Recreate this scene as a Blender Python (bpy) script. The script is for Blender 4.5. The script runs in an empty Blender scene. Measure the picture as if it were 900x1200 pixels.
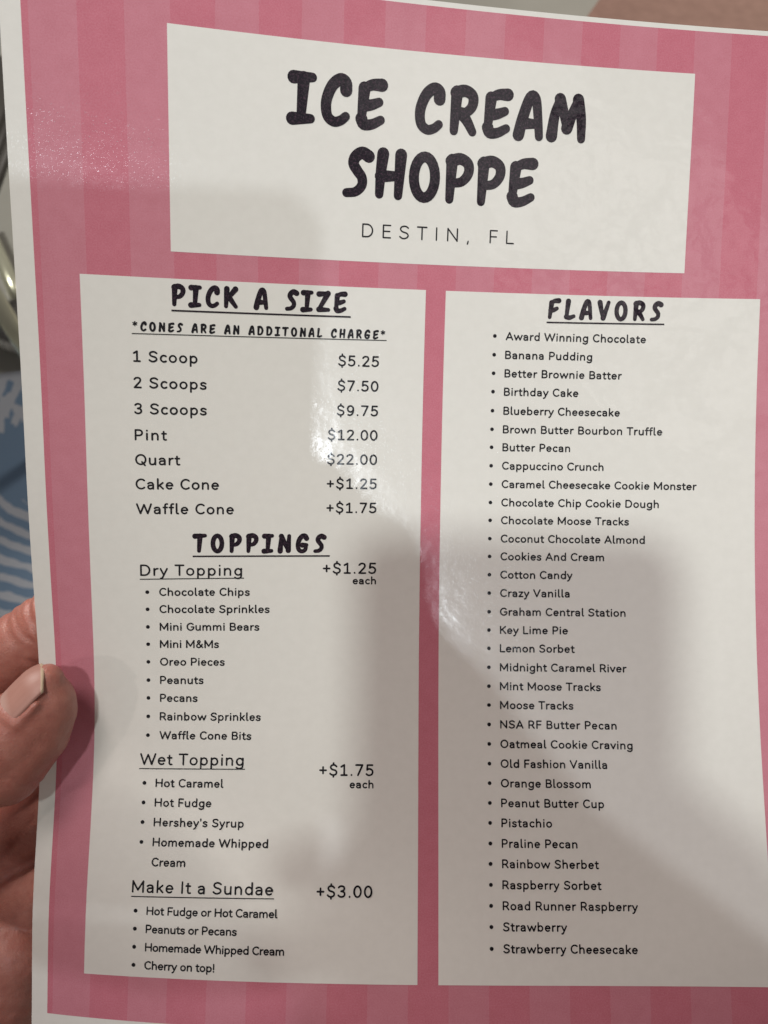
import bpy, bmesh, math, random
from mathutils import Vector, Matrix
random.seed(7)
C = bpy.context.scene.collection
SC = bpy.context.scene

# ------------------------------------------------------------------ camera, world, lamps, exposure
# Everything near the sheet is measured in millimetres from the lens: x right, y down, z away from the lens.
CAM = Vector((0.0, 0.0, 1.25))
PITCH = math.radians(60)
RIGHT = Vector((1, 0, 0))
FWD = Vector((0, math.cos(PITCH), -math.sin(PITCH)))
UP = Vector((0, math.sin(PITCH), math.cos(PITCH)))
def mm(x, y, z):
    return CAM + (RIGHT * x - UP * y + FWD * z) * 0.001
def on_floor(px, py, h=0.0):
    """floor point (at height h) seen at a photo pixel; used to measure where far things stand"""
    d = RIGHT * ((px - 450) / 950) - UP * ((py - 600) / 950) + FWD
    return CAM + d * ((h - CAM.z) / d.z)

cam_data = bpy.data.cameras.new('camera')
cam = bpy.data.objects.new('camera', cam_data); C.objects.link(cam)
cam.location = CAM; cam.rotation_euler = (math.pi / 2 - PITCH, 0, 0)
cam_data.sensor_fit = 'VERTICAL'; cam_data.sensor_height = 36; cam_data.lens = 28.5
cam_data.clip_start = 0.002; cam_data.clip_end = 60
cam_data.dof.use_dof = True; cam_data.dof.focus_distance = 0.219; cam_data.dof.aperture_fstop = 22
SC.camera = cam

world = bpy.data.worlds.new('World'); SC.world = world; world.use_nodes = True
bg = world.node_tree.nodes['Background']
bg.inputs['Color'].default_value = (1.0, 0.89, 0.86, 1); bg.inputs['Strength'].default_value = 0.11

def lamp(name, pos, size, power, color, sy=None, aim=(0, 0, 225)):
    d = bpy.data.lights.new(name, 'AREA'); d.shape = 'DISK' if sy is None else 'RECTANGLE'
    d.size = size
    if sy: d.size_y = sy
    d.energy = power; d.color = color
    o = bpy.data.objects.new(name, d); C.objects.link(o)
    o.location = mm(*pos)
    o.rotation_euler = (mm(*aim) - o.location).to_track_quat('-Z', 'Y').to_euler()
    return o
def spot(name, pos, radius, power, color, half, aim):
    d = bpy.data.lights.new(name, 'SPOT'); d.shadow_soft_size = radius; d.energy = power; d.color = color
    d.spot_size = 2 * math.radians(half); d.spot_blend = 1.0
    o = bpy.data.objects.new(name, d); C.objects.link(o); o.location = mm(*pos)
    o.rotation_euler = (mm(*aim) - o.location).to_track_quat('-Z', 'Y').to_euler()
    return o
spot('ceiling_downlight', (-328, -325, -1250), 0.044, 39, (0.93, 1.0, 0.98), 9.2, (40, -62, 225))   # behind the head, left: the phone's main shadow
lamp('ceiling_or_fill_lamp', (213, 167, -1250), 0.034, 2.8, (0.86, 0.93, 1.0))            # behind the head, right: the hot spot
lamp('ceiling_or_fill_lamp', (-1080, 40, -900), 0.05, 1.5, (1.0, 0.89, 0.85))             # from the left: the thumb's second shadow
lamp('ceiling_panel', (-360, -700, -620), 0.32, 4.0, (1.0, 0.90, 0.87), 0.32)       # large panel overhead, left
lamp('ceiling_panel', (660, -240, -1150), 0.36, 1.1, (1.0, 0.95, 0.92), 0.30)       # another panel, seen only as a faint sheen on the upper right

lamp('ceiling_or_fill_lamp', (1600, -3346, 604), 0.4, 75, (1.0, 0.93, 0.86), 0.4, aim=(1300, -1627, 2383))   # added fill without a known source: brightens the floor beyond the sheet
lamp('ceiling_or_fill_lamp', (-1600, -2034, 77), 0.3, 34, (1.0, 0.97, 0.92), 0.3, aim=(-700, -330, 1630))      # invented fill lamp that lifts the dim chair and cloth
vs = SC.view_settings
SC.display_settings.display_device = 'sRGB'
vs.view_transform = 'Standard'; vs.look = 'None'; vs.exposure = 0.05; vs.gamma = 1.0; vs.use_curve_mapping = False

# ------------------------------------------------------------------ helpers
def tag(o, label, cat, group=None, kind=None):
    if label: o['label'] = label
    if cat: o['category'] = cat
    if group: o['group'] = group
    if kind: o['kind'] = kind
    return o
def empty(name, loc):
    o = bpy.data.objects.new(name, None); C.objects.link(o); o.location = loc; o.empty_display_size = 0.02
    return o
def mesh_obj(name, verts, faces, mat, parent=None, origin=None, smooth=True, uvs=None):
    """verts in world metres; stored relative to the thing's origin"""
    if origin is None: origin = Vector((0, 0, 0))
    me = bpy.data.meshes.new(name)
    me.from_pydata([tuple(Vector(v) - origin) for v in verts], [], faces)
    if uvs is not None:
        uv = me.uv_layers.new(name='UVMap')
        for l in me.loops: uv.data[l.index].uv = uvs[l.vertex_index]
    if smooth:
        for p in me.polygons: p.use_smooth = True
    me.materials.append(mat); me.update()
    o = bpy.data.objects.new(name, me); C.objects.link(o)
    if parent: o.parent = parent
    else: o.location = origin
    return o
def bm_obj(name, bm, mat, parent=None, smooth=True):
    me = bpy.data.meshes.new(name); bm.to_mesh(me); bm.free()
    if smooth:
        for p in me.polygons: p.use_smooth = True
    me.materials.append(mat)
    o = bpy.data.objects.new(name, me); C.objects.link(o)
    if parent: o.parent = parent
    return o

class NT:
    """small node helper"""
    def __init__(s, name):
        s.m = bpy.data.materials.new(name); s.m.use_nodes = True
        s.t = s.m.node_tree; s.p = s.t.nodes['Principled BSDF']
    def n(s, typ, **kw):
        x = s.t.nodes.new(typ)
        for k, v in kw.items():
            if k in x.inputs: x.inputs[k].default_value = v
            else: setattr(x, k, v)
        return x
    def l(s, a, b): s.t.links.new(a, b)
    def math(s, op, a, b=None, c=None):
        x = s.t.nodes.new('ShaderNodeMath'); x.operation = op
        for i, v in enumerate((a, b, c)):
            if v is None: continue
            if isinstance(v, (int, float)): x.inputs[i].default_value = v
            else: s.l(v, x.inputs[i])
        return x.outputs[0]
    def mix(s, f, a, b):
        x = s.t.nodes.new('ShaderNodeMix'); x.data_type = 'RGBA'
        for i, v in ((0, f), (6, a), (7, b)):
            if isinstance(v, (int, float)): x.inputs[i].default_value = v
            elif isinstance(v, tuple): x.inputs[i].default_value = v + (1,) if len(v) == 3 else v
            else: s.l(v, x.inputs[i])
        return x.outputs[2]
    def noise(s, vec, scale, detail=2, rough=0.5, out='Fac'):
        x = s.n('ShaderNodeTexNoise'); x.inputs['Scale'].default_value = scale; x.inputs['Detail'].default_value = detail
        x.inputs['Roughness'].default_value = rough; s.l(vec, x.inputs['Vector']); return x.outputs[out]
    def ramp(s, f, a, b):
        x = s.t.nodes.new('ShaderNodeMapRange'); x.inputs[1].default_value = a; x.inputs[2].default_value = b
        s.l(f, x.inputs[0]); return x.outputs[0]
    def set(s, **kw):
        for k, v in kw.items(): s.p.inputs[k.replace('_', ' ')].default_value = v
def simple(name, col, rough=0.5, **kw):
    k = NT(name); k.set(Base_Color=col + (1,), Roughness=rough)
    for a, b in kw.items(): k.p.inputs[a.replace('_', ' ')].default_value = b
    return k.m

# ------------------------------------------------------------------ materials of the printed, laminated sheet
def laminated(name, build):
    """print under a glossy film: build(k, uv) returns the printed colour; the film is a coat with fine grain and soft waves"""
    k = NT(name)
    uv = k.n('ShaderNodeUVMap').outputs[0]                         # millimetres on the sheet
    k.l(build(k, uv), k.p.inputs['Base Color'])
    k.set(Roughness=0.55, Coat_Weight=FILM, Coat_Roughness=0.11, Coat_IOR=1.5)
    k.p.inputs['Specular IOR Level'].default_value = 0.15
    grain = k.ramp(k.noise(uv, 1.5, 2, 0.6), 0.56, 0.80); wave = k.noise(uv, 0.08, 3, 0.55)
    b1 = k.n('ShaderNodeBump', Strength=0.3, Distance=0.00004); k.l(grain, b1.inputs['Height'])
    b2 = k.n('ShaderNodeBump', Strength=0.4, Distance=0.0003); k.l(wave, b2.inputs['Height']); k.l(b1.outputs[0], b2.inputs['Normal'])
    # the film is crinkled in the upper right of the sheet
    dist = k.n('ShaderNodeVectorMath', operation='DISTANCE'); k.l(uv, dist.inputs[0]); dist.inputs[1].default_value = (176, 62, 0)
    area = k.ramp(dist.outputs['Value'], 75, 25)
    vo = k.n('ShaderNodeTexVoronoi'); vo.inputs['Scale'].default_value = 0.055; vo.feature = 'F1'
    wn = k.n('ShaderNodeTexNoise'); wn.inputs['Scale'].default_value = 0.12; wn.inputs['Detail'].default_value = 3; k.l(uv, wn.inputs['Vector'])
    sc = k.n('ShaderNodeVectorMath', operation='MULTIPLY_ADD'); k.l(wn.outputs['Color'], sc.inputs[0]); sc.inputs[1].default_value = (16, 16, 0); k.l(uv, sc.inputs[2])
    k.l(sc.outputs[0], vo.inputs['Vector'])
    b3 = k.n('ShaderNodeBump', Strength=0.5, Distance=0.0017); k.l(k.math('MULTIPLY', vo.outputs['Distance'], area), b3.inputs['Height']); k.l(b2.outputs[0], b3.inputs['Normal'])
    k.l(b3.outputs[0], k.p.inputs['Coat Normal'])
    return k.m
FILM = 0.27
STRIPE, STRIPE0 = 10.73, 6.21
def paper_col(k, uv):
    n = k.ramp(k.noise(uv, 0.35, 4, 0.6), 0.3, 0.7)
    return k.mix(n, PAPER_A, PAPER_B)
PAPER_A = (0.80, 0.775, 0.715); PAPER_B = (0.83, 0.805, 0.745)
def stripe_col(k, uv):
    sep = k.n('ShaderNodeSeparateXYZ'); k.l(uv, sep.inputs[0])
    wob = k.math('MULTIPLY', k.math('SUBTRACT', k.noise(uv, 1.6, 2), 0.5), 0.35)
    t = k.math('DIVIDE', k.math('ADD', k.math('SUBTRACT', sep.outputs[0], STRIPE0), wob), 2 * STRIPE)
    fr = k.math('FRACT', k.math('ADD', t, 10.0))
    dark = k.math('GREATER_THAN', fr, 0.5)                         # every second stripe is the deeper pink
    blot = k.ramp(k.noise(uv, 0.22, 5, 0.65), 0.3, 0.7)
    spk = k.ramp(k.noise(uv, 2.6, 3, 0.7), 0.35, 0.75)
    deep = k.mix(blot, (0.56, 0.148, 0.198), (0.605, 0.174, 0.228))
    pale = k.mix(blot, (0.57, 0.192, 0.240), (0.615, 0.222, 0.276))
    c = k.mix(dark, pale, deep)
    return k.mix(k.math('MULTIPLY', spk, 0.24), c, (0.78, 0.45, 0.50))
def ink_col(k, uv):
    spk = k.ramp(k.noise(uv, 1.7, 4, 0.85), 0.5, 0.68)
    return k.mix(k.math('MULTIPLY', spk, 0.8), (0.007, 0.004, 0.009), (0.11, 0.055, 0.085))
def thin_ink_col(k, uv):
    return k.mix(k.noise(uv, 3.0, 2), (0.007, 0.006, 0.008), (0.018, 0.016, 0.02))
M_PAPER = laminated('white_paper', paper_col)
M_PINK = laminated('pink_striped_print', stripe_col)
M_INK = laminated('mottled_black_ink', ink_col)
M_THIN = laminated('black_ink', thin_ink_col)
M_EDGE = simple('film_edge', (0.75, 0.73, 0.68), 0.3)
M_BACK = simple('sheet_back', (0.72, 0.70, 0.66), 0.35)

# ------------------------------------------------------------------ the bent sheet: sheet millimetres -> lens millimetres
SHEET_W, SHEET_H = 215.9, 279.4
TERMS = [(0,0),(0,1),(0,2),(0,3),(0,4),(0,5),(1,0),(1,1),(1,2),(1,3),(1,4),(2,0),(2,1),(2,2),(2,3),(3,0),(3,1),(3,2)]
COEF = [
  [12.9241,-1.8162,1.1165,-0.9745,-0.3732,0.3716,107.8020,0.8653,-1.3296,0.2775,0.3359,0.3020,-1.0108,0.3432,0.7833,-0.1388,-0.0157,-0.1214,0.0325,-0.0893,-0.1203,-0.008593,-0.002642,-0.1322],
  [6.1464,139.5995,0.0538,-2.3518,0.0197,0.9916,1.0589,1.0249,-1.3070,0.1815,0.5143,0.3119,-0.9230,0.2499,0.9002,-0.2144,-0.2668,-0.2018,-0.0562,-0.1594,-0.3151,-0.1140,-0.1287,-0.2216],
  [228.7540,2.7921,-24.3786,-4.1667,6.2332,2.1048,8.0167,-12.6148,0.1179,3.0791,2.4317,-5.7089,5.4719,6.1635,0.1013,-1.2979,-2.4020,-0.7920,-0.5932,0.1764,1.7434,2.2432,0.6569,-1.1943]]
BUMPS = [-0.1, 0.1, 0.25, 0.4, 0.55, 0.75]; BUMP_W = 0.16; BUMP_K = 1.6
def bend(x, y):
    u = (x - SHEET_W / 2) / (SHEET_W / 2); v = (y - SHEET_H / 2) / (SHEET_H / 2)
    b = [u ** i * v ** j for i, j in TERMS] + [math.exp(-BUMP_K * (u + 1)) * math.exp(-((v - q) / BUMP_W) ** 2) for q in BUMPS]
    return Vector(tuple(sum(p * q for p, q in zip(row, b)) for row in COEF))
def bend_n(x, y):
    e = 0.5
    n = (bend(x, y + e) - bend(x, y - e)).cross(bend(x + e, y) - bend(x - e, y)).normalized()
    return n if n.z < 0 else -n
def on_sheet(x, y, off=0.0):
    p = bend(x, y)
    if off: p = p + bend_n(x, y) * off
    return mm(*p)

menu = empty('menu_sheet', on_sheet(SHEET_W / 2, SHEET_H / 2, -0.4))
tag(menu, 'laminated ice cream menu sheet with pink striped border and white text panels', 'menu')

def patch(name, x0, x1, y0, y1, off, mat, parent, step=3.0):
    nx = max(2, int((x1 - x0) / step)); ny = max(2, int((y1 - y0) / step))
    V, F, U = [], [], []
    for j in range(ny + 1):
        for i in range(nx + 1):
            x = x0 + (x1 - x0) * i / nx; y = y0 + (y1 - y0) * j / ny
            V.append(on_sheet(x, y, off)); U.append((x, y))
    w = nx + 1
    for j in range(ny):
        for i in range(nx):
            a = j * w + i
            F.append((a, a + w, a + w + 1, a + 1))
    return mesh_obj(name, V, F, mat, parent, menu.location, True, U)

def sheet_body():
    """front, back and rim of the laminated sheet, 0.4 mm thick"""
    nx, ny = 72, 94
    V, F, U, MI = [], [], [], []
    for off in (0.0, -0.4):
        for j in range(ny + 1):
            for i in range(nx + 1):
                x = SHEET_W * i / nx; y = SHEET_H * j / ny
                V.append(on_sheet(x, y, off)); U.append((x, y))
    w = nx + 1; N = w * (ny + 1)
    for j in range(ny):
        for i in range(nx):
            a = j * w + i
            F.append((a, a + w, a + w + 1, a + 1)); MI.append(0)
            F.append((N + a, N + a + 1, N + a + w + 1, N + a + w)); MI.append(1)
    rim = [i for i in range(w)] + [j * w + nx for j in range(1, ny + 1)] + [ny * w + i for i in range(nx - 1, -1, -1)] + [j * w for j in range(ny - 1, 0, -1)]
    base = len(V)
    V += [V[r] for r in rim] + [V[N + r] for r in rim]; U += [U[r] for r in rim] * 2
    n = len(rim)
    for q in range(n):
        F.append((base + q, base + (q + 1) % n, base + n + (q + 1) % n, base + n + q)); MI.append(2)
    o = mesh_obj('paper', V, F, M_PAPER, menu, menu.location, True, U)
    o.data.materials.append(M_BACK); o.data.materials.append(M_EDGE)
    for p, k in zip(o.data.polygons, MI): p.material_index = k
    return o
sheet_body()
border = patch('pink_border', 4.66, SHEET_W - 4.66, 1.29, 271.3, 0.05, M_PINK, menu)
header = patch('header_panel', 37.6, 178.4, 12.45, 65.7, 0.10, M_PAPER, menu)
prices = patch('price_panel', 15.17, 105.27, 72.44, 259.93, 0.10, M_PAPER, menu)
flavors = patch('flavor_panel', 110.83, 200.4, 72.44, 259.93, 0.10, M_PAPER, menu)
# ------------------------------------------------------------------ lettering
def arc(cx, cy, rx, ry, a0, a1, n=None):
    n = n or max(4, int(abs(a1 - a0) / 16))
    return [(cx + rx * math.cos(math.radians(a0 + (a1 - a0) * i / n)), cy + ry * math.sin(math.radians(a0 + (a1 - a0) * i / n))) for i in range(n + 1)]
def spl(*p, n=6):
    """smooth curve through points (Catmull-Rom)"""
    q = [(2 * p[0][0] - p[1][0], 2 * p[0][1] - p[1][1])] + list(p) + [(2 * p[-1][0] - p[-2][0], 2 * p[-1][1] - p[-2][1])]
    out = []
    for i in range(1, len(q) - 2):
        for s in range(n):
            t = s / n
            out.append(tuple(0.5 * (2 * q[i][k] + (q[i + 1][k] - q[i - 1][k]) * t + (2 * q[i - 1][k] - 5 * q[i][k] + 4 * q[i + 1][k] - q[i + 2][k]) * t * t
                       + (3 * q[i][k] - q[i - 1][k] - 3 * q[i + 1][k] + q[i + 2][k]) * t ** 3) for k in (0, 1)))
    return out + [p[-1]]
B0, X1, C1, D1 = 0.045, 0.445, 0.662, -0.165      # centre lines: baseline, x-height, cap height, descender
XM = (B0 + X1) / 2; XR = (X1 - B0) / 2
def bowl_r(cx): return arc(cx, XM, 0.185, XR, 0, 360, 22)
BODY = {   # char: (advance, strokes); a rounded single-weight sans
 'A': (.70, [[(.07, B0), (.35, C1), (.63, B0)], [(.17, .23), (.53, .23)]]),
 'B': (.63, [[(.12, B0), (.12, C1)], [(.12, C1), (.34, C1)] + arc(.34, .51, .17, .152, 90, -90) + [(.12, .358)], [(.34, .358)] + arc(.36, .20, .19, .157, 90, -90) + [(.12, B0)]]),
 'C': (.67, [arc(.39, .354, .295, .309, 48, 312, 20)]),
 'D': (.73, [[(.12, B0), (.12, C1)], [(.12, C1), (.33, C1)] + arc(.33, .354, .30, .309, 90, -90, 16) + [(.12, B0)]]),
 'E': (.57, [[(.12, B0), (.12, C1)], [(.12, C1), (.50, C1)], [(.12, .36), (.46, .36)], [(.12, B0), (.50, B0)]]),
 'F': (.55, [[(.12, B0), (.12, C1)], [(.12, C1), (.49, C1)], [(.12, .35), (.45, .35)]]),
 'G': (.73, [arc(.39, .354, .295, .309, 46, 335, 22) + [(.655, .33)], [(.655, .33), (.45, .33)]]),
 'H': (.75, [[(.12, B0), (.12, C1)], [(.63, B0), (.63, C1)], [(.12, .36), (.63, .36)]]),
 'I': (.27, [[(.135, B0), (.135, C1)]]),
 'K': (.64, [[(.12, B0), (.12, C1)], [(.56, C1), (.13, .30)], [(.25, .41), (.58, B0)]]),
 'L': (.54, [[(.12, C1), (.12, B0)], [(.12, B0), (.49, B0)]]),
 'M': (.87, [[(.12, B0), (.12, C1)], [(.12, C1), (.435, .16)], [(.435, .16), (.75, C1)], [(.75, C1), (.75, B0)]]),
 'N': (.75, [[(.12, B0), (.12, C1)], [(.12, C1), (.63, B0)], [(.63, B0), (.63, C1)]]),
 'O': (.77, [arc(.385, .354, .30, .309, 0, 360, 26)]),
 'P': (.61, [[(.12, B0), (.12, C1)], [(.12, C1), (.34, C1)] + arc(.34, .487, .19, .175, 90, -90) + [(.12, .312)]]),
 'Q': (.77, [arc(.385, .354, .30, .309, 0, 360, 26), [(.46, .20), (.64, -.02)]]),
 'R': (.65, [[(.12, B0), (.12, C1)], [(.12, C1), (.34, C1)] + arc(.34, .487, .19, .175, 90, -90) + [(.12, .312)], [(.36, .312), (.57, B0)]]),
 'S': (.61, [spl((.52, .58), (.42, .645), (.29, .662), (.15, .61), (.11, .50), (.19, .40), (.31, .358), (.45, .31), (.52, .205), (.46, .10), (.31, .045), (.18, .065), (.08, .135), n=4)]),
 'T': (.59, [[(.05, C1), (.54, C1)], [(.295, C1), (.295, B0)]]),
 'V': (.68, [[(.06, C1), (.34, B0)], [(.34, B0), (.62, C1)]]),
 'W': (1.02, [[(.06, C1), (.28, B0)], [(.28, B0), (.51, .62)], [(.51, .62), (.74, B0)], [(.74, B0), (.96, C1)]]),
 'a': (.535, [spl((.09, .385), (.16, .43), (.25, .446), (.36, .42), (.415, .32), n=4) + [(.415, B0)], [(.415, .27), (.27, .27)] + arc(.21, .155, .12, .112, 90, 270, 8) + spl((.25, .043), (.35, .075), (.415, .16), n=3)]),
 'b': (.585, [[(.11, C1 + .03), (.11, B0)], arc(.295, XM, .19, XR, 0, 360, 22)]),
 'c': (.485, [arc(.285, XM, .195, XR, 50, 310, 16)]),
 'd': (.585, [[(.475, C1 + .03), (.475, B0)], arc(.29, XM, .19, XR, 0, 360, 22)]),
 'e': (.54, [[(.085, .255), (.46, .255)] , [(.46, .255)] + arc(.275, XM, .19, XR, 4, 312, 20)]),
 'f': (.32, [spl((.30, .675), (.22, .67), (.165, .62), (.155, .52), n=4) + [(.155, B0)], [(.05, X1), (.28, X1)]]),
 'g': (.585, [arc(.29, XM, .19, XR, 0, 360, 22), [(.475, X1)] + spl((.475, .02), (.44, -.10), (.31, -.165), (.18, -.155), (.09, -.105), n=4)]),
 'h': (.575, [[(.11, C1 + .03), (.11, B0)], spl((.11, .27), (.15, .38), (.27, .446), (.40, .42), (.46, .30), n=4) + [(.46, B0)]]),
 'i': (.24, [[(.12, B0), (.12, X1)], [(.12, .625), (.12, .64)]]),
 'k': (.51, [[(.11, C1 + .03), (.11, B0)], [(.42, X1), (.12, .20)], [(.21, .275), (.44, B0)]]),
 'l': (.275, [[(.11, C1 + .03), (.11, .13)] + spl((.11, .13), (.135, .06), (.21, .045), n=4)[1:]]),
 'm': (.875, [[(.11, B0), (.11, X1)], spl((.11, .27), (.15, .38), (.255, .446), (.37, .42), (.425, .30), n=4) + [(.425, B0)], spl((.425, .27), (.47, .38), (.58, .446), (.70, .42), (.755, .30), n=4) + [(.755, B0)]]),
 'n': (.575, [[(.11, B0), (.11, X1)], spl((.11, .27), (.15, .38), (.27, .446), (.40, .42), (.46, .30), n=4) + [(.46, B0)]]),
 'o': (.565, [arc(.282, XM, .20, XR, 0, 360, 22)]),
 'p': (.585, [[(.11, X1), (.11, D1)], arc(.295, XM, .19, XR, 0, 360, 22)]),
 'r': (.365, [[(.11, B0), (.11, X1)], spl((.11, .26), (.15, .37), (.24, .435), (.33, .445), n=4)]),
 's': (.465, [spl((.385, .39), (.30, .435), (.21, .445), (.12, .41), (.095, .345), (.15, .28), (.24, .25), (.345, .215), (.385, .145), (.34, .07), (.23, .043), (.13, .06), (.065, .10), n=3)]),
 't': (.35, [[(.155, .58), (.155, .15)] + spl((.155, .15), (.18, .07), (.24, .043), (.31, .05), n=4)[1:], [(.05, X1), (.30, X1)]]),
 'u': (.57, [[(.105, X1), (.105, .20)] + spl((.105, .20), (.15, .075), (.27, .043), (.40, .09), (.455, .21), n=4)[1:], [(.455, X1), (.455, B0)]]),
 'v': (.49, [[(.05, X1), (.245, B0)], [(.245, B0), (.44, X1)]]),
 'w': (.79, [[(.05, X1), (.215, B0)], [(.215, B0), (.395, .42)], [(.395, .42), (.575, B0)], [(.575, B0), (.74, X1)]]),
 'y': (.49, [[(.05, X1), (.245, B0)], [(.44, X1), (.245, B0), (.18, -.09)] , [(.18, -.09)] + spl((.18, -.09), (.14, -.145), (.06, -.165), n=3)[1:]]),
 'z': (.45, [[(.06, X1), (.38, X1)], [(.38, X1), (.06, B0)], [(.06, B0), (.39, B0)]]),
 '0': (.58, [arc(.29, .354, .205, .309, 0, 360, 24)]),
 '1': (.58, [[(.12, .545), (.31, C1)], [(.31, C1), (.31, B0)], [(.13, B0), (.48, B0)]]),
 '2': (.58, [spl((.10, .56), (.17, .635), (.28, .662), (.41, .63), (.46, .52), (.42, .40), n=4) + [(.10, B0)], [(.10, B0), (.49, B0)]]),
 '3': (.58, [spl((.10, .58), (.18, .645), (.29, .662), (.41, .62), (.445, .52), (.39, .41), (.25, .365), n=4), spl((.25, .365), (.41, .325), (.47, .205), (.42, .095), (.29, .045), (.17, .065), (.085, .13), n=4)]),
 '5': (.58, [[(.46, C1), (.15, C1)], [(.15, C1), (.13, .37)], spl((.13, .37), (.21, .42), (.32, .425), (.45, .34), (.475, .22), (.42, .10), (.29, .045), (.17, .06), (.09, .12), n=4)]),
 '7': (.58, [[(.09, C1), (.49, C1)], [(.49, C1), (.21, B0)]]),
 '9': (.58, [arc(.29, .46, .19, .20, 0, 360, 20), spl((.48, .46), (.47, .28), (.40, .12), (.27, .045), (.14, .065), n=4)]),
 '$': (.58, [spl((.48, .56), (.40, .635), (.28, .662), (.15, .61), (.12, .50), (.19, .40), (.30, .358), (.43, .31), (.485, .205), (.43, .09), (.29, .045), (.17, .065), (.08, .135), n=4), [(.29, .77), (.29, .68)], [(.29, .03), (.29, -.06)]]),
 '+': (.58, [[(.10, .33), (.48, .33)], [(.29, .52), (.29, .14)]]),
 '.': (.24, [[(.12, .05), (.12, .062)]]),
 ',': (.24, [[(.13, .06), (.09, -.08)]]),
 "'": (.20, [[(.10, .66), (.10, .52)]]),
 '!': (.25, [[(.125, C1), (.125, .25)], [(.125, .05), (.125, .062)]]),
 '&': (.70, [spl((.62, .045), (.44, .22), (.22, .46), (.19, .57), (.27, .655), (.38, .62), (.38, .51), (.25, .38), (.12, .25), (.12, .12), (.24, .043), (.40, .08), (.52, .20), (.58, .33), n=4)]),
 '*': (.42, [[(.21, .70), (.21, .42)], [(.09, .63), (.33, .49)], [(.33, .63), (.09, .49)]]),
 ' ': (.26, []),
}
HAND = {   # fat brush capitals, unit height 1, centre lines 0.11 inside
 'A': (.66, [spl((.12, .13), (.20, .48), (.34, .87), (.46, .84), (.52, .48), (.56, .12), n=5), [(.20, .36), (.50, .36)]]),
 'C': (.66, [spl((.54, .70), (.53, .84), (.42, .89), (.26, .76), (.15, .48), (.17, .22), (.30, .11), (.44, .14), (.54, .22), n=5)]),
 'D': (.70, [[(.18, .85), (.14, .14)], spl((.16, .86), (.38, .87), (.54, .68), (.56, .42), (.42, .17), (.14, .12), n=5)]),
 'E': (.64, [spl((.55, .87), (.36, .86), (.20, .79), n=4), [(.20, .79), (.15, .22)], spl((.15, .22), (.20, .12), (.36, .13), (.54, .22), n=4), spl((.19, .47), (.34, .49), (.50, .55), n=3)]),
 'F': (.60, [spl((.54, .89), (.34, .87), (.20, .79), n=4), [(.20, .79), (.13, .12)], spl((.17, .44), (.32, .46), (.46, .53), n=3)]),
 'G': (.70, [spl((.56, .76), (.48, .88), (.34, .86), (.20, .68), (.14, .40), (.20, .17), (.36, .11), (.50, .20), (.54, .40), n=5), [(.36, .42), (.56, .43)]]),
 'H': (.70, [spl((.22, .88), (.18, .5), (.16, .12), n=3), spl((.58, .88), (.56, .5), (.54, .11), n=3), [(.18, .46), (.56, .48)]]),
 'I': (.58, [[(.13, .86), (.50, .88)], [(.33, .86), (.28, .12)], [(.11, .11), (.47, .13)]]),
 'K': (.64, [[(.18, .88), (.14, .12)], spl((.56, .88), (.38, .66), (.20, .46), n=4), spl((.28, .52), (.42, .32), (.57, .12), n=4)]),
 'L': (.58, [[(.22, .88), (.15, .16)], spl((.15, .16), (.30, .12), (.50, .19), n=4)]),
 'M': (.90, [spl((.12, .13), (.17, .55), (.27, .86), n=4), spl((.27, .86), (.36, .60), (.44, .30), n=4), spl((.44, .30), (.55, .60), (.66, .87), n=4), spl((.66, .87), (.74, .50), (.76, .11), n=4)]),
 'N': (.70, [[(.14, .12), (.20, .86)], [(.20, .86), (.54, .15)], [(.54, .15), (.58, .88)]]),
 'O': (.70, [arc(.35, .49, .215, .385, 0, 360, 28)]),
 'P': (.64, [[(.19, .86), (.16, .11)], spl((.17, .84), (.36, .89), (.52, .80), (.53, .62), (.40, .46), (.19, .42), n=5)]),
 'R': (.66, [[(.19, .86), (.15, .12)], spl((.17, .84), (.36, .89), (.52, .80), (.52, .62), (.40, .49), (.19, .44), n=5), spl((.30, .46), (.42, .32), (.54, .12), n=4)]),
 'S': (.60, [spl((.55, .82), (.42, .88), (.29, .80), (.25, .67), (.33, .54), (.42, .42), (.42, .27), (.30, .15), (.12, .12), n=5)]),
 'T': (.64, [[(.09, .85), (.57, .88)], [(.33, .86), (.28, .12)]]),
 'V': (.64, [spl((.14, .86), (.22, .5), (.32, .14), n=4), spl((.32, .14), (.44, .5), (.56, .87), n=4)]),
 'Z': (.64, [[(.13, .83), (.54, .87)], [(.54, .87), (.13, .15)], [(.13, .15), (.56, .14)]]),
 '*': (.52, [[(.25, .92), (.25, .52)], [(.08, .82), (.43, .62)], [(.43, .82), (.08, .62)]]),
 ' ': (.46, []),
}
def split_corners(pts, lim=38):
    out, cur = [], [pts[0]]
    for i in range(1, len(pts)):
        if math.dist(pts[i], cur[-1]) < 1e-5: continue
        cur.append(pts[i])
        if i < len(pts) - 1:
            a = math.atan2(pts[i][1] - cur[-2][1], pts[i][0] - cur[-2][0]); b = math.atan2(pts[i + 1][1] - pts[i][1], pts[i + 1][0] - pts[i][0])
            if math.dist(pts[i + 1], pts[i]) < 1e-5: continue
            if abs((b - a + math.pi) % (2 * math.pi) - math.pi) > math.radians(lim):
                out.append(cur); cur = [pts[i]]
    out.append(cur)
    return [c for c in out if len(c) > 1]
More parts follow.
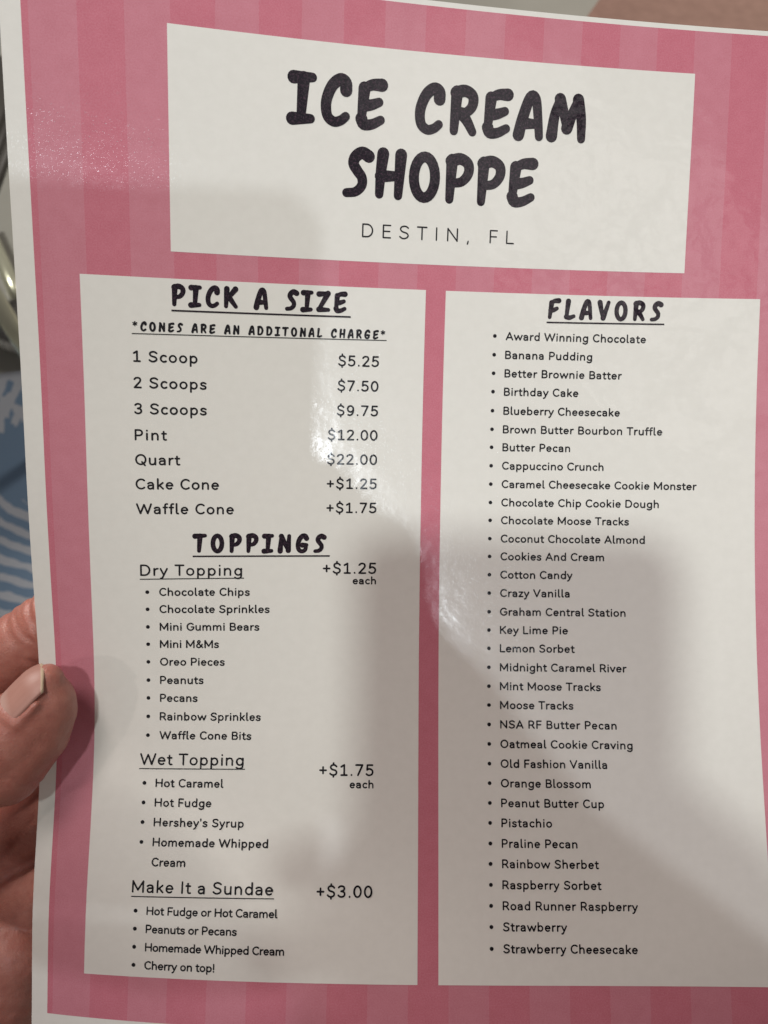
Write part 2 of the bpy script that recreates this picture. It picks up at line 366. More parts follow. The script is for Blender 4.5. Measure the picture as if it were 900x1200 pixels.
def ribbon(pts, w, V, F, z, cap=7, taper=0.0):
    """a stroke with round ends as quads; V collects (x, y, z)"""
    closed = math.dist(pts[0], pts[-1]) < 1e-6
    if closed: pts = pts[:-1]
    n = len(pts); r = w / 2; base = len(V)
    R = [r * (1 if closed else 1 + taper * (0.5 - i / max(1, n - 1)) * 2) for i in range(n)]
    T = []
    for i in range(n):
        a = pts[(i - 1) % n] if closed or i else pts[0]; b = pts[(i + 1) % n] if closed or i < n - 1 else pts[-1]
        d = math.hypot(b[0] - a[0], b[1] - a[1]); T.append(((b[0] - a[0]) / d, (b[1] - a[1]) / d))
    for (x, y), (tx, ty), r in zip(pts, T, R):
        V.append((x - ty * r, y + tx * r, z)); V.append((x + ty * r, y - tx * r, z))
    for i in range(n if closed else n - 1):
        a = base + 2 * i; b = base + 2 * ((i + 1) % n)
        F.append((a, a + 1, b + 1, b))
    if not closed:
        for k, sgn in ((0, -1), (n - 1, 1)):
            (x, y), (tx, ty) = pts[k], T[k]; r = R[k]
            a0 = math.atan2(ty, tx) * 1.0
            idx = []
            for q in range(cap + 1):
                ang = a0 + (math.pi / 2 - math.pi * q / cap) * sgn + (0 if sgn > 0 else math.pi) * 1
                if q == 0: idx.append(base + 2 * k if sgn > 0 else base + 2 * k + (0)); continue
                if q == cap: idx.append(base + 2 * k + 1); continue
                ang = a0 + (math.pi / 2 - math.pi * q / cap) if sgn > 0 else a0 + (math.pi / 2 + math.pi * q / cap)
                V.append((x + r * math.cos(ang), y + r * math.sin(ang), z)); idx.append(len(V) - 1)
            F.append(tuple(idx[::-1]) if sgn > 0 else tuple(idx))
def layout(s, font, em, track):
    """list of (glyph, x) and the ink extent"""
    x, out, lo, hi = 0.0, [], None, 0
    for i, c in enumerate(s):
        adv, st = font[c]
        out.append((c, x))
        if st:
            xs = [p[0] for k in st for p in k]
            if lo is None: lo = x + min(xs) * em
            hi = x + max(xs) * em
        x += adv * em + track
    return out, lo, hi
def text(name, s, x0, x1, y, em, w, parent, font=BODY, mat=None, slope=0.0, bullet=None, dot=0.53, extra=(), jitter=0.0):
    """one printed line: ink from x0 to x1 (sheet mm) on the baseline y; em = size; w = stroke width; the tracking is what fits the width"""
    mat = mat or M_THIN
    sw = w
    out, lo, hi = layout(s, font, em, 0.0)
    gaps = max(1, len(s) - 1)
    track = ((x1 - x0 - sw) - (hi - lo)) / gaps
    out, lo, hi = layout(s, font, em, track)
    V, F = [], []; z = 0.16
    for c, gx in out:
        jy = random.uniform(-jitter, jitter) * em
        for st in font[c][1]:
            for part in split_corners(st):
                z = 0.16 if z > 0.22 else z + 0.012
                ribbon([(x0 + sw / 2 - lo + gx + px * em, y + slope * (gx / max(hi, 1)) - py * em + jy) for px, py in part], w * (.55 if c == '*' else 1), V, F, z, taper=0.17 if font is HAND else 0.0)
    if bullet is not None:
        bx, by = bullet
        i = len(V)
        for q in range(14): V.append((bx + dot * math.cos(q * math.pi / 7), by + dot * math.sin(q * math.pi / 7), 0.16))
        F.append(tuple(range(i, i + 14)))
    for (ax, ay, bx, by, uw) in extra:                              # underline
        n = max(2, int((bx - ax) / 2.5)); i = len(V)
        for q in range(n + 1):
            t = q / n; x = ax + (bx - ax) * t; yy = ay + (by - ay) * t
            V.append((x, yy - uw / 2, 0.25)); V.append((x, yy + uw / 2, 0.25))
        for q in range(n): F.append((i + 2 * q, i + 2 * q + 1, i + 2 * q + 3, i + 2 * q + 2))
    P = [on_sheet(a, b, c) for a, b, c in V]
    # every face must look at the reader
    G = []
    for f in F:
        ar = sum(V[f[k]][0] * V[f[(k + 1) % len(f)]][1] - V[f[(k + 1) % len(f)]][0] * V[f[k]][1] for k in range(len(f)))
        G.append(f if ar < 0 else f[::-1])
    return mesh_obj(name, P, G, mat, parent, menu.location, True, [(a, b) for a, b, c in V])

text('title_text', 'ICE CREAM', 67.0, 148.2, 32.7, 13.1, 2.75, header, HAND, M_INK, jitter=.015)
text('title_text', 'SHOPPE', 81.5, 135.0, 50.0, 13.4, 2.75, header, HAND, M_INK, jitter=.015)
text('place_text', 'DESTIN, FL', 87.3, 129.4, 59.45, 5.15, 0.38, header)
text('heading_text', 'PICK A SIZE', 37.6, 83.7, 79.55, 5.9, 1.28, prices, HAND, M_INK, extra=[(37.5, 80.5, 84.7, 80.35, .42)])
text('note_text', '*CONES ARE AN ADDITONAL CHARGE*', 27.5, 94.4, 86.15, 2.62, .56, prices, HAND, M_THIN, extra=[(27.4, 86.75, 94.7, 86.3, .22)])
for i, (s, x1, p, px0) in enumerate([('1 Scoop', 44.0, '$5.25', 81.5), ('2 Scoops', 46.3, '$7.50', 81.4), ('3 Scoops', 46.3, '$9.75', 81.3), ('Pint', 35.9, '$12.00', 78.9),
                                 ('Quart', 39.3, '$22.00', 78.8), ('Cake Cone', 49.5, '+$1.25', 78.8), ('Waffle Cone', 53.5, '+$1.75', 78.8)]):
    text('size_text', s, 27.55, x1, (94.0, 100.85, 107.7, 114.65, 121.3, 127.9, 134.65)[i], 4.12, .475, prices)
    text('price_text', p, px0, 92.75, 93.55 + 6.75 * i, 4.12, .475, prices)
text('heading_text', 'TOPPINGS', 42.4, 78.9, 145.5, 5.6, 1.28, prices, HAND, M_INK, extra=[(42.4, 146.35, 79.9, 146.15, .42)])
text('subheading_text', 'Dry Topping', 28.3, 55.8, 151.8, 4.45, .47, prices, extra=[(28.2, 152.75, 56.3, 152.45, .26)])
text('price_text', '+$1.25', 78.0, 92.95, 151.15, 4.4, .50, prices)
text('each_text', 'each', 86.4, 92.95, 154.1, 2.95, .39, prices)
for i, (s, x1) in enumerate([('Chocolate Chips', 57.9), ('Chocolate Sprinkles', 63.4), ('Mini Gummi Bears', 60.6), ('Mini M&Ms', 49.5), ('Oreo Pieces', 51.1), ('Peanuts', 45.3),
                             ('Pecans', 43.7), ('Rainbow Sprinkles', 61.3), ('Waffle Cone Bits', 58.8)]):
    y = (157.45, 162.3, 167.3, 172.2, 177.2, 182.35, 187.35, 192.5, 197.7)[i]
    text('topping_text', s, 33.3, x1, y, 3.12, .40, prices, bullet=(30.1, y - 1.05))
text('subheading_text', 'Wet Topping', 28.1, 56.9, 204.75, 4.5, .47, prices, extra=[(28.0, 205.75, 57.3, 205.65, .26)])
text('price_text', '+$1.75', 77.8, 92.85, 207.2, 4.4, .50, prices)
text('each_text', 'each', 86.3, 92.9, 210.45, 2.95, .39, prices)
for i, (s, x1) in enumerate([('Hot Caramel', 51.5), ('Hot Fudge', 48.4), ("Hershey's Syrup", 57.5), ('Homemade Whipped', 64.4), ('Cream', 42.0)]):
    y = 210.65 + i * 5.2
    text('topping_text', s, 32.7, x1, y, 3.12, .40, prices, bullet=(29.6, y - 1.05) if i < 4 else None)
text('subheading_text', 'Make It a Sundae', 27.7, 66.2, 238.3, 4.5, .47, prices, extra=[(27.6, 239.3, 66.5, 239.1, .26)])
text('price_text', '+$3.00', 77.9, 93.0, 238.6, 4.4, .50, prices)
for i, (s, x1) in enumerate([('Hot Fudge or Hot Caramel', 67.6), ('Peanuts or Pecans', 56.8), ('Homemade Whipped Cream', 69.7), ('Cherry on top!', 51.1)]):
    y = 243.95 + i * 4.65
    text('sundae_text', s, 32.0, x1, y, 3.0, .385, prices, bullet=(29.0, y - 1.0))
text('heading_text', 'FLAVORS', 139.8, 172.8, 79.35, 5.9, 1.28, flavors, HAND, M_INK, extra=[(139.6, 80.1, 173.3, 79.9, .42)])
FL = [('Award Winning Chocolate', 168.3), ('Banana Pudding', 153.1), ('Better Brownie Batter', 161.8), ('Birthday Cake', 149.5), ('Blueberry Cheesecake', 161.6), ('Brown Butter Bourbon Truffle', 173.9),
      ('Butter Pecan', 147.6), ('Cappuccino Crunch', 157.3), ('Caramel Cheesecake Cookie Monster', 184.0), ('Chocolate Chip Cookie Dough', 173.3), ('Chocolate Moose Tracks', 164.8),
      ('Coconut Chocolate Almond', 169.4), ('Cookies And Cream', 157.8), ('Cotton Candy', 148.8), ('Crazy Vanilla', 148.0), ('Graham Central Station', 163.9), ('Key Lime Pie', 147.5),
      ('Lemon Sorbet', 149.4), ('Midnight Caramel River', 164.0), ('Mint Moose Tracks', 156.6), ('Moose Tracks', 148.8), ('NSA RF Butter Pecan', 160.8), ('Oatmeal Cookie Craving', 165.1),
      ('Old Fashion Vanilla', 157.8), ('Orange Blossom', 153.1), ('Peanut Butter Cup', 156.6), ('Pistachio', 142.1), ('Praline Pecan', 148.9), ('Rainbow Sherbet', 154.6), ('Raspberry Sorbet', 155.1),
      ('Road Runner Raspberry', 164.7), ('Strawberry', 145.4), ('Strawberry Cheesecake', 164.2)]
FY = [85.25, 90.4, 95.5, 100.6, 105.9, 111.1, 116.15, 121.35, 126.55, 131.75, 136.8, 142, 147.05, 152.25, 157.45, 162.75, 167.9, 173.05, 178.35, 183.6, 188.8, 194.1, 199.4, 204.7, 209.9, 215.1, 220.3, 225.6, 230.8, 236.1, 241.35, 246.6, 252]
for i, (s, x1) in enumerate(FL):
    y = FY[i]
    text('flavor_text', s, 128.15, x1, y, 3.12, .40, flavors, bullet=(125.05, y - 1.05))
# ------------------------------------------------------------------ the hands: one continuous skin each, grown from tapered limbs
def skin_material():
    k = NT('skin')
    co = k.n('ShaderNodeTexCoord').outputs['Object']
    a = k.ramp(k.noise(co, 90, 4, 0.6), 0.3, 0.7); b = k.ramp(k.noise(co, 420, 3, 0.6), 0.35, 0.7)
    c = k.mix(a, (0.42, 0.155, 0.115), (0.50, 0.215, 0.165)); c = k.mix(k.math('MULTIPLY', b, 0.35), c, (0.34, 0.09, 0.07))
    k.l(c, k.p.inputs['Base Color'])
    k.set(Roughness=0.42, Subsurface_Weight=0.2, Subsurface_Scale=0.004)
    k.p.inputs['Subsurface Radius'].default_value = (1.0, 0.35, 0.2)
    v = k.n('ShaderNodeTexVoronoi'); v.inputs['Scale'].default_value = 1100; v.feature = 'DISTANCE_TO_EDGE'; k.l(co, v.inputs['Vector'])
    n = k.noise(co, 300, 5, 0.65)
    h = k.math('ADD', k.math('MULTIPLY', v.outputs[0], 0.35), n)
    bp = k.n('ShaderNodeBump', Strength=0.45, Distance=0.0006); k.l(h, bp.inputs['Height']); k.l(bp.outputs[0], k.p.inputs['Normal'])
    return k.m
M_SKIN = skin_material()
def limb_hull(bm, chain, step=0.35):
    """overlapping balls along a chain of (x, y, z, r) in lens millimetres"""
    for (a, b) in zip(chain[:-1], chain[1:]):
        pa, pb = Vector(a[:3]), Vector(b[:3]); d = (pb - pa).length
        n = max(2, int(d / (step * min(a[3], b[3]))))
        for i in range(n + 1):
            t = i / n; s = t * t * (3 - 2 * t)
            r = a[3] + (b[3] - a[3]) * s
            m = Matrix.Translation(mm(*(pa + (pb - pa) * t))) @ Matrix.Scale(r * 0.001, 4)
            bmesh.ops.create_icosphere(bm, subdivisions=3 if r > 4 else 2, radius=1.0, matrix=m)
def grow(name, chains, parent, origin, voxel=0.0009, smooth=6, mat=None, sculpt=None):
    bm = bmesh.new()
    for c in chains: limb_hull(bm, c)
    me = bpy.data.meshes.new('hull'); bm.to_mesh(me); bm.free()
    tmp = bpy.data.objects.new('hull', me); C.objects.link(tmp)
    r = tmp.modifiers.new('r', 'REMESH'); r.mode = 'VOXEL'; r.voxel_size = voxel
    s = tmp.modifiers.new('s', 'SMOOTH'); s.factor = 0.5; s.iterations = smooth
    dg = bpy.context.evaluated_depsgraph_get(); dg.update()
    out = bpy.data.meshes.new_from_object(tmp.evaluated_get(dg)); out.name = name
    bpy.data.objects.remove(tmp); bpy.data.meshes.remove(me)
    for v in out.vertices:
        p = v.co.copy()
        if sculpt: p = sculpt(p)
        v.co = p - origin
    for p in out.polygons: p.use_smooth = True
    out.materials.clear(); out.materials.append(mat or M_SKIN)
    o = bpy.data.objects.new(name, out); C.objects.link(o); o.parent = parent
    return o
def to_mm(p):
    d = (p - CAM) * 1000
    return Vector((d.dot(RIGHT), -d.dot(UP), d.dot(FWD)))

hand_root = empty('person', mm(-190, 330, 300))
tag(hand_root, 'left hand pinching the left edge of the menu between thumb and fingers', 'person')
# thumb: tip lies on the front of the sheet
TIP = Vector((-89.6, 50.6, 213.5)); IPJ = Vector((-110.5, 73.5, 212.0)); AX = (TIP - IPJ).normalized()
thumb = [(TIP.x + AX.x * .6, TIP.y + AX.y * .6, TIP.z, 7.9), tuple(TIP - AX * 5) + (9.3,), tuple(TIP - AX * 14) + (9.9,), tuple(IPJ) + (9.9,), (-125, 88, 213, 10.6), (-143, 110, 214, 13.5), (-150, 140, 226, 19), (-152, 175, 250, 22)]
index = [(-66, 14, 238.5, 7.2), (-82, 23, 239.5, 8.8), (-98, 33.5, 240.5, 10.6), (-118, 47, 244, 11.2), (-146, 72, 252, 13.5), (-150, 120, 258, 15)]
middle = [(-56, 40, 237.5, 7.4), (-76, 50, 239, 8.8), (-98, 63, 242, 10.2), (-122, 80, 250, 11), (-142, 100, 258, 14), (-150, 140, 262, 15)]
ring = [(-54, 66, 236.5, 7.2), (-74, 75, 238.5, 8.4), (-96, 88, 243.5, 9.8), (-116, 101, 252, 11), (-136, 122, 260, 14), (-148, 155, 264, 16)]
pinky = [(-64, 94, 235, 6.4), (-80, 101, 238, 7.4), (-98, 111, 243, 8.8), (-114, 122, 251, 10.5), (-130, 140, 259, 13), (-146, 170, 264, 17)]
palm = [(-140, 100, 268, 12), (-142, 140, 268, 18), (-150, 180, 266, 21), (-160, 225, 278, 22)]
heel = [(-113, 133, 247, 13.5), (-122, 150, 250, 17), (-138, 180, 262, 20), (-158, 220, 276, 21)]
arm = [(-160, 225, 278, 24), (-172, 270, 290, 27), (-190, 340, 305, 33), (-205, 400, 315, 37)]
fold = []
CREASES = [((-95.0, 32.0, 240.5), (-16, 10.5, 1), 16, .55, .9), ((-98.0, 33.5, 240.5), (-16, 10.5, 1.5), 16, .8, .9), ((-104.5, 37.5, 241.5), (-20, 14, 3), 17, .5, 1.1),
           ((-100.5, 35.3, 241.0), (-14, 12.5, 2), 16, .4, .7), ((-106, 71, 212), (-20, 22, -2), 15, .35, .8), ((-101, 64, 212.5), (-18, 24, -2), 14, .3, .7)]
def creased(p):
    """shallow folds round the finger joints"""
    q = to_mm(p); mv = Vector((0, 0, 0))
    for c, a, rad, dep, sig in CREASES:
        c = Vector(c); a = Vector(a).normalized(); d = q - c; t = d.dot(a); radial = d - a * t
        if radial.length > rad or abs(t) > 6: continue
        t += .55 * math.sin(radial.x * .9 + radial.z * .7 + dep * 20)
        mv -= radial.normalized() * dep * .7 * (math.exp(-(t / sig) ** 2) - .35 * math.exp(-((abs(t) - 2 * sig) / sig) ** 2))
    return mm(*(q + mv)) if mv.length > 1e-4 else p
NF = math.radians(31); HALF = math.radians(54)
Q = Vector((AX.y, -AX.x, 0)).normalized()           # across the thumb in the picture, towards upper left
if Q.x > 0: Q = -Q
CAMW = AX.cross(Q).normalized()
if CAMW.z > 0: CAMW = -CAMW
def nail_pt(s, th, lift):
    """s: mm back from the free edge, th: angle round the thumb from the nail's middle"""
    r = 9.2 + min(s, 12) * 0.05 + lift - 0.30 * math.cos(th)
    c = TIP + AX * (8.3 - s) + (Q * 0.2)
    sink = 0.0 if s > 6 else 0.055 * (6 - s) ** 2
    return c + (Q * math.cos(NF + th) + CAMW * math.sin(NF + th)) * (r - sink)
for sg in (-1, 1):                                   # flesh under the nail, skin folds along both sides of the nail and the cuticle behind it
    fold.append([tuple(nail_pt(s, sg * (HALF + .09), -.55)) + (1.15,) for s in (6.0, 7.5, 9, 11, 13.5)])
fold.append([tuple(nail_pt(14.2 - 1.2 * (a / 5) ** 2, a / 5 * HALF, -.5)) + (1.1,) for a in range(-5, 6)])
fold.append([(TIP.x + .7, TIP.y - 1.4, TIP.z, 7.2), tuple(TIP - AX * 4) + (8.8,)])
bedc = [(-89.2, 52.5, 214, 8.0), (-92, 58.5, 214.5, 8.7), (-100, 68, 214, 9.5)]
fold.append(bedc)
bedc = [tuple(nail_pt(s, 0, -r)) + (r - .35,) for s, r in ((2.2, 4.6), (5, 6.2), (9, 7.5))]
fold.append(bedc)
skin = grow('hand', [thumb, index, middle, ring, pinky, palm, heel, arm] + fold, hand_root, hand_root.location, 0.0008, 7, sculpt=creased)

def nail():
    k = NT('nail')
    uv = k.n('ShaderNodeUVMap').outputs[0]; sep = k.n('ShaderNodeSeparateXYZ'); k.l(uv, sep.inputs[0])
    tipm = k.math('LESS_THAN', k.math('ADD', sep.outputs[0], k.math('MULTIPLY', k.noise(uv, 3.0), 0.5)), 0.8)
    ridg = k.n('ShaderNodeTexNoise'); ridg.inputs['Scale'].default_value = 1.0
    mp = k.n('ShaderNodeMapping'); mp.inputs['Scale'].default_value = (0.15, 6.0, 1); k.l(uv, mp.inputs[0]); k.l(mp.outputs[0], ridg.inputs['Vector'])
    moon = k.ramp(sep.outputs[0], 10.0, 12.0)
    c = k.mix(ridg.outputs[0], (0.40, 0.19, 0.148), (0.48, 0.25, 0.20)); c = k.mix(k.math('MULTIPLY', moon, 0.5), c, (0.60, 0.42, 0.36))
    c = k.mix(tipm, c, (0.58, 0.44, 0.30))
    k.l(c, k.p.inputs['Base Color']); k.set(Roughness=0.46)
    bp = k.n('ShaderNodeBump', Strength=0.25, Distance=0.0002); k.l(ridg.outputs[0], bp.inputs['Height']); k.l(bp.outputs[0], k.p.inputs['Normal'])
    V, F, U = [], [], []; ns, nt = 26, 22
    for lift in (0.06, -0.5):
        for i in range(ns + 1):
            for j in range(nt + 1):
                t = j / nt * 2 - 1
                s0 = abs(t) ** 2.2 * 2.9; s1 = 13.8 - 1.3 * t * t
                s = s0 + (s1 - s0) * i / ns
                V.append(mm(*nail_pt(s, t * HALF, lift - (0.3 * (i / ns) ** 6)))); U.append((s - s0, t))
    w = nt + 1; N = w * (ns + 1)
    for i in range(ns):
        for j in range(nt):
            a = i * w + j
            F.append((a, a + 1, a + w + 1, a + w)); F.append((N + a, N + a + w, N + a + w + 1, N + a + 1))
    for j in range(nt): F.append((j, N + j, N + j + 1, j + 1)); a = ns * w + j; F.append((a, a + 1, N + a + 1, N + a))
    for i in range(ns):
        a = i * w; F.append((a, a + w, N + a + w, N + a)); a += nt; F.append((a, N + a, N + a + w, a + w))
    return mesh_obj('thumbnail', V, F, k.m, hand_root, hand_root.location, True, U)
nail()

# ------------------------------------------------------------------ the photographer's phone and right hand: behind the lens, they shade the sheet
def rounded_slab(name, x0, x1, y0, y1, z0, z1, rad, mat, parent, origin, bev=1.2):
    pts = []
    for cx, cy, a in ((x1 - rad, y1 - rad, 0), (x0 + rad, y1 - rad, 90), (x0 + rad, y0 + rad, 180), (x1 - rad, y0 + rad, 270)):
        for i in range(9): pts.append((cx, cy, math.radians(a + i * 90 / 8)))
    V, F = [], []; n = len(pts)
    for z, ins in ((z0, bev), (z0 + bev, 0), (z1 - bev, 0), (z1, bev)):
        for cx, cy, a in pts: V.append(mm(cx + (rad - ins) * math.cos(a), cy + (rad - ins) * math.sin(a), z))
    for k in range(3):
        for i in range(n): F.append((k * n + i, k * n + (i + 1) % n, (k + 1) * n + (i + 1) % n, (k + 1) * n + i))
    F.append(tuple(range(n))[::-1]); F.append(tuple(range(3 * n, 4 * n)))
    o = mesh_obj(name, V, F, mat, parent, origin, False); return o
M_PHONE = simple('phone_back', (0.03, 0.03, 0.035), 0.35); M_GLASS = simple('dark_glass', (0.008, 0.008, 0.01), 0.05)
phone = empty('smartphone', mm(-16, 125, -6))
tag(phone, 'dark smartphone held before the menu to photograph it, its rounded shadow lies on the sheet', 'phone')
rounded_slab('body', -59, 18, -46, 117, -12, -3.2, 9, M_PHONE, phone, phone.location)
rounded_slab('screen', -57, 16, -44, 115, -12.6, -12.05, 8, M_GLASS, phone, phone.location, .2)
rounded_slab('camera_bar', -54, 11, -12, 12, -3.1, -1.6, 7, M_GLASS, phone, phone.location, .4)

photographer = empty('person', mm(120, 330, -120))
tag(photographer, 'right hand holding up the phone, its blurred shadow darkens the lower right of the menu', 'person')
rpalm = [(18, 22, -8, 9.5), (29, 37, -12, 12), (36, 59, -16, 14.8), (50, 87, -22, 21), (66, 114, -32, 26), (113, 153, -48, 29), (190, 208, -80, 34), (330, 300, -140, 42)]
rf = []
for k, (yy, L, rr) in enumerate(((33, 92, 8.4), (52, 97, 8.6), (71, 94, 8.2), (89, 84, 7.2))):
    rf.append([(36, yy + 10, -14, 11), (32, yy + 2, 2, rr + 1.5), (18, yy, 6.4, rr), (33 - L, yy + 3, 5.6, rr - .6), (23 - L, yy + 4, 4.4, rr - 1.4)])
rf.append([(44, 110, -22, 17), (30, 138, -26, 15), (66, 165, -44, 24)])
rf.append([(36, 112, -16, 12), (14, 124, -9, 8.8), (-20, 127, -6, 7.8), (-46, 124, -3, 6.6)])
grow('hand', [rpalm] + rf, photographer, photographer.location, 0.0016, 4)

# ------------------------------------------------------------------ behind the sheet: floor, mat, cloth, shoe, chair
def floor_material():
    k = NT('grey_floor'); co = k.n('ShaderNodeTexCoord').outputs['Object']
    a = k.noise(co, 6, 5, .6); b = k.noise(co, 90, 3, .6)
    c = k.mix(a, (0.23, 0.225, 0.195), (0.31, 0.305, 0.27)); c = k.mix(k.math('MULTIPLY', b, .3), c, (0.20, 0.19, 0.165))
    k.l(c, k.p.inputs['Base Color']); k.set(Roughness=.45); return k.m
def patch_mat(name, A, B, scale, rough=.8):
    k = NT(name); co = k.n('ShaderNodeTexCoord').outputs['Object']
    c = k.mix(k.ramp(k.noise(co, scale, 5, .65), .3, .7), A, B); k.l(c, k.p.inputs['Base Color']); k.set(Roughness=rough)
    bp = k.n('ShaderNodeBump', Strength=.4, Distance=.004); k.l(k.noise(co, scale * 6, 3), bp.inputs['Height']); k.l(bp.outputs[0], k.p.inputs['Normal'])
    return k.m
fl = mesh_obj('floor', [(-20, -20, 0), (20, -20, 0), (20, 20, 0), (-20, 20, 0)], [(0, 1, 2, 3)], floor_material(), smooth=False)
tag(fl, None, None, kind='structure')
def slab(name, corners, h, mat, org):
    n = len(corners)
    V = [Vector((p.x, p.y, 0.002)) for p in corners] + [Vector((p.x, p.y, h)) for p in corners]
    F = [tuple(range(n, 2 * n)), tuple(range(n))[::-1]] + [(i, (i + 1) % n, n + (i + 1) % n, n + i) for i in range(n)]
    return mesh_obj(name, V, F, mat, None, org, False)
p0, p1 = on_floor(672, 45), on_floor(704, 0)
d = (p1 - p0).normalized()
mat_o = slab('floor_mat', [p0 - d * .25, p0 - d * .25 + Vector((1.8, 0, 0)), p1 + d * .9 + Vector((1.8, 0, 0)), p1 + d * .9], .010, patch_mat('brown_weave', (0.18, 0.10, 0.075), (0.225, 0.13, 0.10), 30), p0)
tag(mat_o, 'plain brown mat on the grey floor past the top right edge of the menu', 'mat')

def cloth():
    org = on_floor(20, 560)
    ya = (on_floor(20, 512) - org).y; yb = (on_floor(20, 590) - org).y
    k = NT('blue_swirl_cloth'); co = k.n('ShaderNodeTexCoord').outputs['Object']
    sep = k.n('ShaderNodeSeparateXYZ'); k.l(co, sep.inputs[0])
    jit = k.math('MULTIPLY', k.math('SUBTRACT', k.noise(co, 22, 2), .5), .12)
    y = k.math('ADD', sep.outputs[1], jit)
    wv = k.n('ShaderNodeTexWave'); wv.wave_type = 'RINGS'; wv.rings_direction = 'SPHERICAL'; wv.inputs['Scale'].default_value = 11.0; wv.inputs['Distortion'].default_value = 1.6; wv.inputs['Detail'].default_value = 1.5; wv.inputs['Detail Scale'].default_value = 3.0
    mp = k.n('ShaderNodeMapping'); mp.inputs['Location'].default_value = (-0.13, -0.10, 0); k.l(co, mp.inputs[0]); k.l(mp.outputs[0], wv.inputs['Vector'])
    bands = k.math('GREATER_THAN', wv.outputs['Fac'], .52)
    mq = k.n('ShaderNodeMapping'); mq.inputs['Rotation'].default_value = (0, 0, .7); mq.inputs['Scale'].default_value = (1, .35, 1); k.l(co, mq.inputs[0])
    bl = k.math('GREATER_THAN', k.noise(mq.outputs[0], 38, 2, .5), .47)
    low = k.math('LESS_THAN', y, yb); high = k.math('GREATER_THAN', y, ya)
    f = k.math('ADD', k.math('MULTIPLY', low, bands), k.math('MULTIPLY', high, bl))
    c = k.mix(f, (0.115, 0.185, 0.27), (0.36, 0.38, 0.41)); c = k.mix(k.math('MULTIPLY', k.noise(co, 140, 3), .25), c, (0.16, 0.19, 0.25))
    k.l(c, k.p.inputs['Base Color']); k.set(Roughness=.85)
    V, F = [], []; nx, ny = 40, 40
    c0, c1, c2, c3 = on_floor(-260, 470), on_floor(170, 428), on_floor(170, 860), on_floor(-260, 860)
    for h0 in (0, .012):
        for j in range(ny + 1):
            for i in range(nx + 1):
                u, v = i / nx, j / ny
                p = (c0 * (1 - u) + c1 * u) * (1 - v) + (c3 * (1 - u) + c2 * u) * v
                V.append((p.x, p.y, .003 + h0 + (.006 * (1 + math.sin(u * 9 + v * 4)) * (h0 > 0))))
    w = nx + 1; N = w * (ny + 1)
    for j in range(ny):
        for i in range(nx):
            a = j * w + i; F.append((N + a, N + a + w, N + a + w + 1, N + a + 1)); F.append((a, a + 1, a + w + 1, a + w))
    rim = [i for i in range(w)] + [j * w + nx for j in range(1, ny + 1)] + [ny * w + i for i in range(nx - 1, -1, -1)] + [j * w for j in range(ny - 1, 0, -1)]
    for q in range(len(rim)):
        a, b = rim[q], rim[(q + 1) % len(rim)]; F.append((a, b, N + b, N + a))
    o = mesh_obj('patterned_cloth', V, F, k.m, None, org)
    tag(o, 'blue cloth with a white swirl pattern past the left edge of the menu', 'cloth')
cloth()

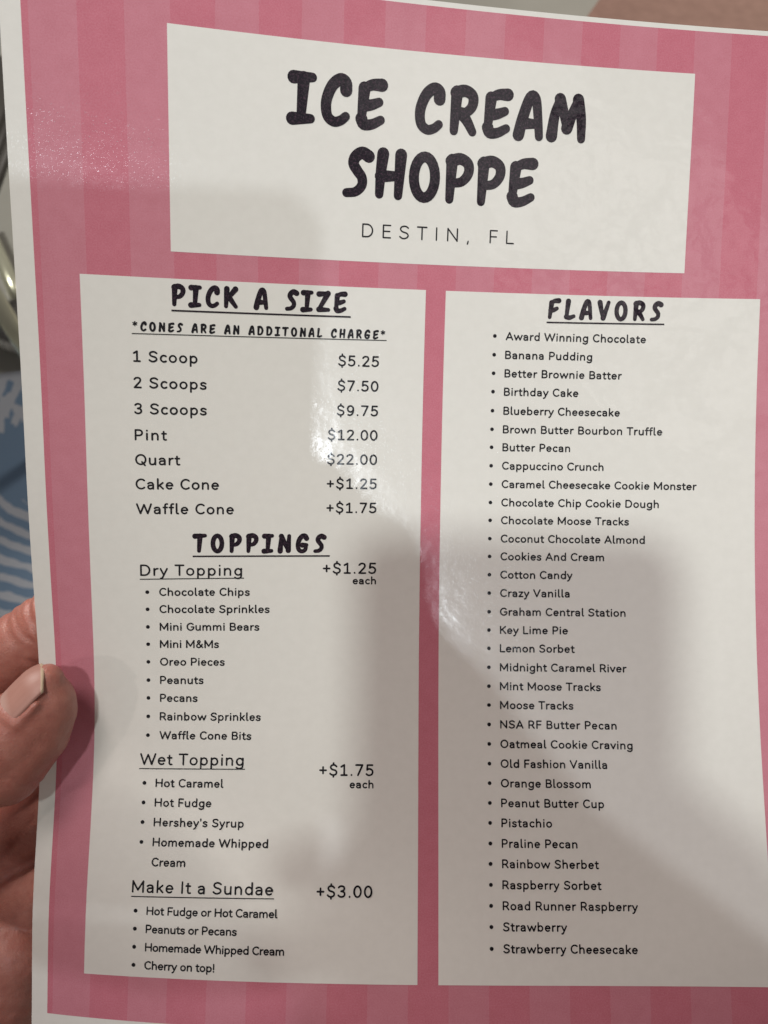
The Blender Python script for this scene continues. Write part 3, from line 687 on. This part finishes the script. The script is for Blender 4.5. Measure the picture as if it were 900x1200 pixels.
def shoe():
    org = on_floor(27, 392); org.z = 0
    root = empty('shoe', org)
    tag(root, 'grey shoe with a rounded toe and white stitched rim at the menu left edge', 'shoe')
    k = NT('white_stitched_sole'); co = k.n('ShaderNodeTexCoord').outputs['Object']
    g = k.n('ShaderNodeTexGradient'); g.gradient_type = 'RADIAL'; k.l(co, g.inputs[0])
    slit = k.math('LESS_THAN', k.math('FRACT', k.math('MULTIPLY', g.outputs['Fac'], 26.0)), .10)
    k.l(k.mix(slit, (0.72, 0.71, 0.64), (0.12, 0.12, 0.11)), k.p.inputs['Base Color']); k.set(Roughness=.5)
    grey = patch_mat('grey_suede', (0.20, 0.195, 0.18), (0.25, 0.24, 0.22), 120)
    def outline(r, grow_):
        pts = []
        for i in range(25):                                     # toe half circle facing left
            a = math.pi / 2 + math.pi * i / 24
            pts.append((r * math.cos(a), r * math.sin(a)))
        for i in range(13):
            a = -math.pi / 2 + math.pi * i / 12
            pts.append((.205 + r * .75 * math.cos(a) + grow_, r * .75 * math.sin(a)))
        return pts
    def loft(rings, name, mat):
        V, F = [], []; n = len(rings[0])
        for r in rings: V += [org + Vector(p) for p in r]
        for q in range(len(rings) - 1):
            for i in range(n): F.append((q * n + i, q * n + (i + 1) % n, (q + 1) * n + (i + 1) % n, (q + 1) * n + i))
        F.append(tuple(range(n))[::-1]); F.append(tuple(range((len(rings) - 1) * n, len(rings) * n)))
        return mesh_obj(name, V, F, mat, root, org)
    loft([[(x, y, h) for x, y in outline(r, 0)] for r, h in ((.050, .002), (.053, .008), (.053, .024), (.050, .029))], 'sole', k.m)
    rings = []
    for r, h in ((.0455, .029), (.0455, .040), (.043, .052), (.036, .062), (.022, .067)):
        rings.append([(x, y, h + max(0, x) * (h - .029) * 5.5) for x, y in outline(r, 0)])
    loft(rings, 'upper', grey)
shoe()

def chair():
    s0, s1 = on_floor(11, 78, .46), on_floor(16, 292, .46); seat_c = Vector(((s0.x + s1.x) / 2 - .22, (s0.y + s1.y) / 2, .46))
    org = Vector((seat_c.x, seat_c.y, 0)); root = empty('chair', org)
    tag(root, 'dark seated chair with pale metal frame at the far left edge', 'chair')
    tube = simple('pale_metal', (0.62, 0.62, 0.47), .25, Metallic=.6); dark = simple('dark_vinyl', (0.055, 0.05, 0.042), .5)
    def bar(name, a, b, r):
        bm = bmesh.new(); a, b = Vector(a), Vector(b); dd = b - a
        m = Matrix.Translation((a + b) / 2 - org) @ dd.to_track_quat('Z', 'Y').to_matrix().to_4x4()
        bmesh.ops.create_cone(bm, cap_ends=True, segments=20, radius1=r, radius2=r, depth=dd.length, matrix=m)
        return bm_obj(name, bm, tube, root)
    bm = bmesh.new(); bmesh.ops.create_cube(bm, size=1, matrix=Matrix.Translation((0, 0, .46)) @ Matrix.Diagonal((.44, .44, .05, 1)))
    bmesh.ops.bevel(bm, geom=bm.edges[:], offset=.018, segments=4, affect='EDGES'); bm_obj('seat', bm, dark, root)
    bm = bmesh.new(); bmesh.ops.create_cube(bm, size=1, matrix=Matrix.Translation((-.24, 0, .78)) @ Matrix.Diagonal((.035, .42, .34, 1)))
    bmesh.ops.bevel(bm, geom=bm.edges[:], offset=.014, segments=4, affect='EDGES'); bm_obj('backrest', bm, dark, root)
    for sx in (-1, 1):
        for sy in (-1, 1): bar('leg', org + Vector((sx * .19, sy * .19, .45)), org + Vector((sx * .22, sy * .22, .0)), .014)
    for sy in (-1, 1): bar('back_post', org + Vector((-.21, sy * .19, .45)), org + Vector((-.235, sy * .19, .68)), .012)
    a, b = on_floor(-22, 250, .05), on_floor(40, 392, .05)
    bar('floor_rail', a, b, .014)
    a, b = on_floor(-40, 285, .04), on_floor(24, 400, .04)
    bar('floor_rail', a, b, .010)
chair()
